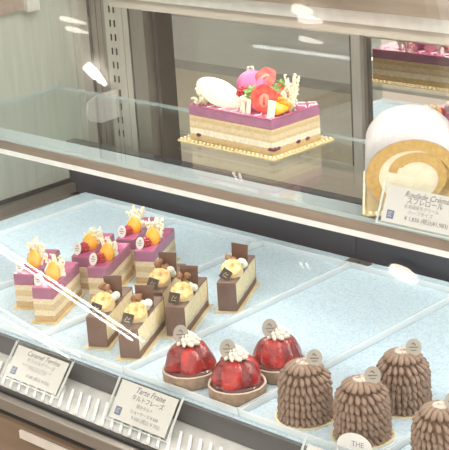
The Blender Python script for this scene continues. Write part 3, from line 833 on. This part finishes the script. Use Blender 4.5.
price_card('acrylic price card holder at the left end of the front rail, below the purple slices', (-1.4335, 1.022, -.0370), (-1.318, 1.022, -.0370), (-1.4335, 1.0575, .006),
           [('Caramel Terrine', .86, .0098, .35, 'ink', .004), ('カラメルテリーヌ', .66, .0072, 0, 'ink2', .004), ('キャラメルとカシスのムース', .50, .0046, 0, 'ink2', .0), ('ブラッドオレンジ', .42, .0046, 0, 'ink2', .002), ('¥ 580 (税込 ¥ 626)', .20, .0060, 0, 'ink2', .010)])
price_card('acrylic price card holder below the left strawberry tart, right one on the front rail', (-1.2275, 1.022, -.0370), (-1.1165, 1.022, -.0370), (-1.2275, 1.0575, .0125),
           [('Tarte Fraise', .86, .0105, .35, 'ink', .004), ('タルトフレーズ', .66, .0080, 0, 'ink', .004), ('苺のタルト', .48, .0058, 0, 'ink2', .003), ('ショーケース ¥ 650', .32, .0056, 0, 'ink', .006), ('¥ 650 (税込 ¥ 702)', .17, .0064, 0, 'ink2', .012)])
price_card('acrylic price card holder on the shelf in front of the swiss roll', (-.9985, 1.286, SZ + .0005), (-.878, 1.286, SZ + .0005), (-.9985, 1.308, SZ + .052),
           [('Roulade Crème', .85, .0100, .35, 'ink', .004), ('スフレロール', .68, .0088, 0, 'ink', .003), ('北海道産生クリーム', .52, .0056, 0, 'ink2', .0), ('ハーフサイズ', .37, .0060, 0, 'ink2', .0), ('¥ 1,836 (税込¥1,983)', .20, .0072, 0, 'ink', .010)])
price_card('acrylic price card holder at the bottom of the photo in front of the chestnut domes', (-.925, 1.022, -.0370), (-.800, 1.022, -.0370), (-.925, 1.0565, .018),
           [('Mont-Blanc', .86, .0105, .35, 'ink', .004), ('モンブラン', .66, .0080, 0, 'ink', .004)], logo=True)
# rounded tag in front of the chestnut domes
b = nb(); n = 24
pts = [(-.022, .002)] + [(.022, .002)] + [(.022 * math.cos(PI * i / n), .012 + .0165 * math.sin(PI * i / n)) for i in range(n + 1)]
prism(b, pts, 0, .0008)
rt = tag(obj('round_topped_tag', b, 'paper2', None, loc=(-.8725, 1.0745, -.0005), rot=(R2(83), 0, R2(10))), 'round-topped white tag standing in front of the middle chestnut dome', 'tag')
b = text_bm('THE', .0085); bmesh.ops.translate(b, verts=b.verts[:], vec=(.004, .0165, .0009)); obj('lettering', b, 'ink2', rt)

# ------------------------------------------------------------------ ceiling lamps of the shop, then added streak lamps
def tube_lamp(a0, a1, gap, short, label, m='tube'):
    """first tube a0-a1; the second runs beside it, gap away, and ends a little earlier"""
    a0, a1 = Vector(a0), Vector(a1); d = (a1 - a0).normalized()
    t = thing('tube_lamp', label, 'ceiling lamp', (a0 + a1) / 2, math.atan2(d.y, d.x), 'twin tube ceiling lamps')
    ln = (a1 - a0).length / 2
    obj('lamp_tray', bx(-ln, ln, -gap / 2 - .012, -gap / 2 + .012, .014, .028), 'steel_dark', t)
    for y, sh in ((0, 0), (-gap, short)):
        b = nb(); tube(b, [(-ln + .02, y, 0), (ln - sh, y, 0)], .0034, 8); obj('lamp_tube', b, m, t, True)
        b = nb(); box(b, -ln + .03, -ln + .04, min(y, -gap / 2), max(y, -gap / 2), .005, .016); obj('lamp_bracket', b, 'steel_dark', t)
        b = nb(); box(b, ln - sh - .02, ln - sh - .01, min(y, -gap / 2), max(y, -gap / 2), .005, .016); obj('lamp_bracket', b, 'steel_dark', t)
tube_lamp((-6.2, -.448, 1.9), (-4.073, -1.351, 1.9), .044, .06, 'twin tube ceiling lamp nearer the case')
tube_lamp((-6.2, -1.144, 1.9), (-4.609, -1.611, 1.9), .068, .08, 'twin tube ceiling lamp further from the case', 'tube2')
dn = thing('downlight', 'oval ceiling downlight with a warm lit disc', 'ceiling lamp', (-2.52, -.583, 1.9), R2(-10)); dn.scale = (1.08, .70, 1)
obj('lamp_ring', lathe(nb(), [(.052, .0), (.060, .0), (.060, .03), (.052, .03), (.052, 0)], 40), 'bright', dn, True)
obj('lamp_disc', lathe(nb(), [(0, .004), (.051, .004), (.051, .02), (0, .02)], 40), 'down', dn)

def streak_lamp(p, q, r, label, m='tube2'):  # lamps added and shaped so the front glass mirrors them as streaks
    p, q = Vector((*p, 1.9)), Vector((*q, 1.9)); d = q - p; ln = d.length / 2
    t = thing('streak_lamp', label, 'ceiling lamp', (p + q) / 2, math.atan2(d.y, d.x), 'added streak lamps on the ceiling')
    b = nb(); tube(b, [(-ln, 0, 0), (-ln * .3, 0, 0), (ln, 0, 0)], [r, r * 1.15, r * .45], 8); obj('lamp_tube', b, m, t, True)
    obj('lamp_stem', bx(-.004, .004, -.004, .004, r * .9, .028), 'steel_dark', t)
streak_lamp((-3.749, .232), (-3.628, .224), .008, 'added short streak lamp on the ceiling, upper one above the left end of the case', 'tube3')
streak_lamp((-3.738, .194), (-3.633, .185), .008, 'added short streak lamp on the ceiling, second one above the left end of the case', 'tube3')
streak_lamp((-3.714, .047), (-3.647, -.026), .017, 'added thick slanted streak lamp on the ceiling toward the left end of the case', 'tube2')
for p, q in (((-3.149, -.305), (-3.143, -.337)), ((-3.121, -.304), (-3.12, -.336)), ((-2.971, -.648), (-2.962, -.676)), ((-2.943, -.645), (-2.935, -.674))):
    streak_lamp(p, q, .004, 'added tiny streak lamp in a close pair on the ceiling', 'tube3')
streak_lamp((-2.646, .369), (-2.582, .362), .014, 'added stubby streak lamp on the ceiling above the sliding doors, first of three', 'tube3')
streak_lamp((-2.635, .338), (-2.555, .332), .012, 'added stubby streak lamp on the ceiling above the sliding doors, middle of three', 'tube3')
streak_lamp((-2.658, .268), (-2.578, .26), .007, 'added thin streak lamp on the ceiling above the sliding doors, last of three', 'tube3')

# back-room counter seen through the left door
bc = thing('back_counter', 'grey work counter in the room behind the sliding doors', 'counter', (-1.9, 2.3, -.85))
obj('counter_top', bx(-1.6, 1.9, -.1, .3, .908, .929), 'counterback', bc)
obj('counter_base', bx(-1.58, 1.88, -.06, .28, 0, .907), 'steel_light', bc)
cb = thing('reflection_block', 'added pale grey-green cabinet against the back room wall', 'block', (-3.0, 2.78, -.85))  # pale box added for the side panel's reflection in the left door
obj('block_body', bx(-.55, .50, -.02, .115, 0, 1.9), 'wall', cb); obj('block_front', bx(-.54, .49, -.035, -.021, .05, 1.88), 'wall', cb)

# ------------------------------------------------------------------ world, camera
w = bpy.data.worlds.new('world'); sc.world = w; w.use_nodes = True
bg = w.node_tree.nodes['Background']; bg.inputs[0].default_value = (1., .93, .84, 1); bg.inputs[1].default_value = 1.08

yaw, pitch, roll = (math.radians(v) for v in (44.31537, 18.74244, 3.56036))
f_ = Vector((-math.sin(yaw) * math.cos(pitch), math.cos(yaw) * math.cos(pitch), -math.sin(pitch)))
r_ = Vector((math.cos(yaw), math.sin(yaw), 0)); d_ = f_.cross(r_)
r2 = math.cos(roll) * r_ + math.sin(roll) * d_; d2 = -math.sin(roll) * r_ + math.cos(roll) * d_
cam = bpy.data.cameras.new('camera'); co = bpy.data.objects.new('camera', cam); C.objects.link(co)
cam.sensor_fit = 'HORIZONTAL'; cam.sensor_width = 36; cam.lens = 1408.83 / 449 * 36; cam.clip_start = .01
mw = Matrix((r2, -d2, -f_)).transposed().to_4x4(); mw.translation = (0, 0, .745613); co.matrix_world = mw
sc.camera = co
sc.view_settings.view_transform = 'Standard'; sc.view_settings.look = 'None'; sc.view_settings.gamma = 1
sc.view_settings.exposure = 1.08
sc.cycles.use_denoising = True
sc.cycles.transparent_max_bounces = 24; sc.cycles.max_bounces = 10
sc.cycles.sample_clamp_indirect = 6
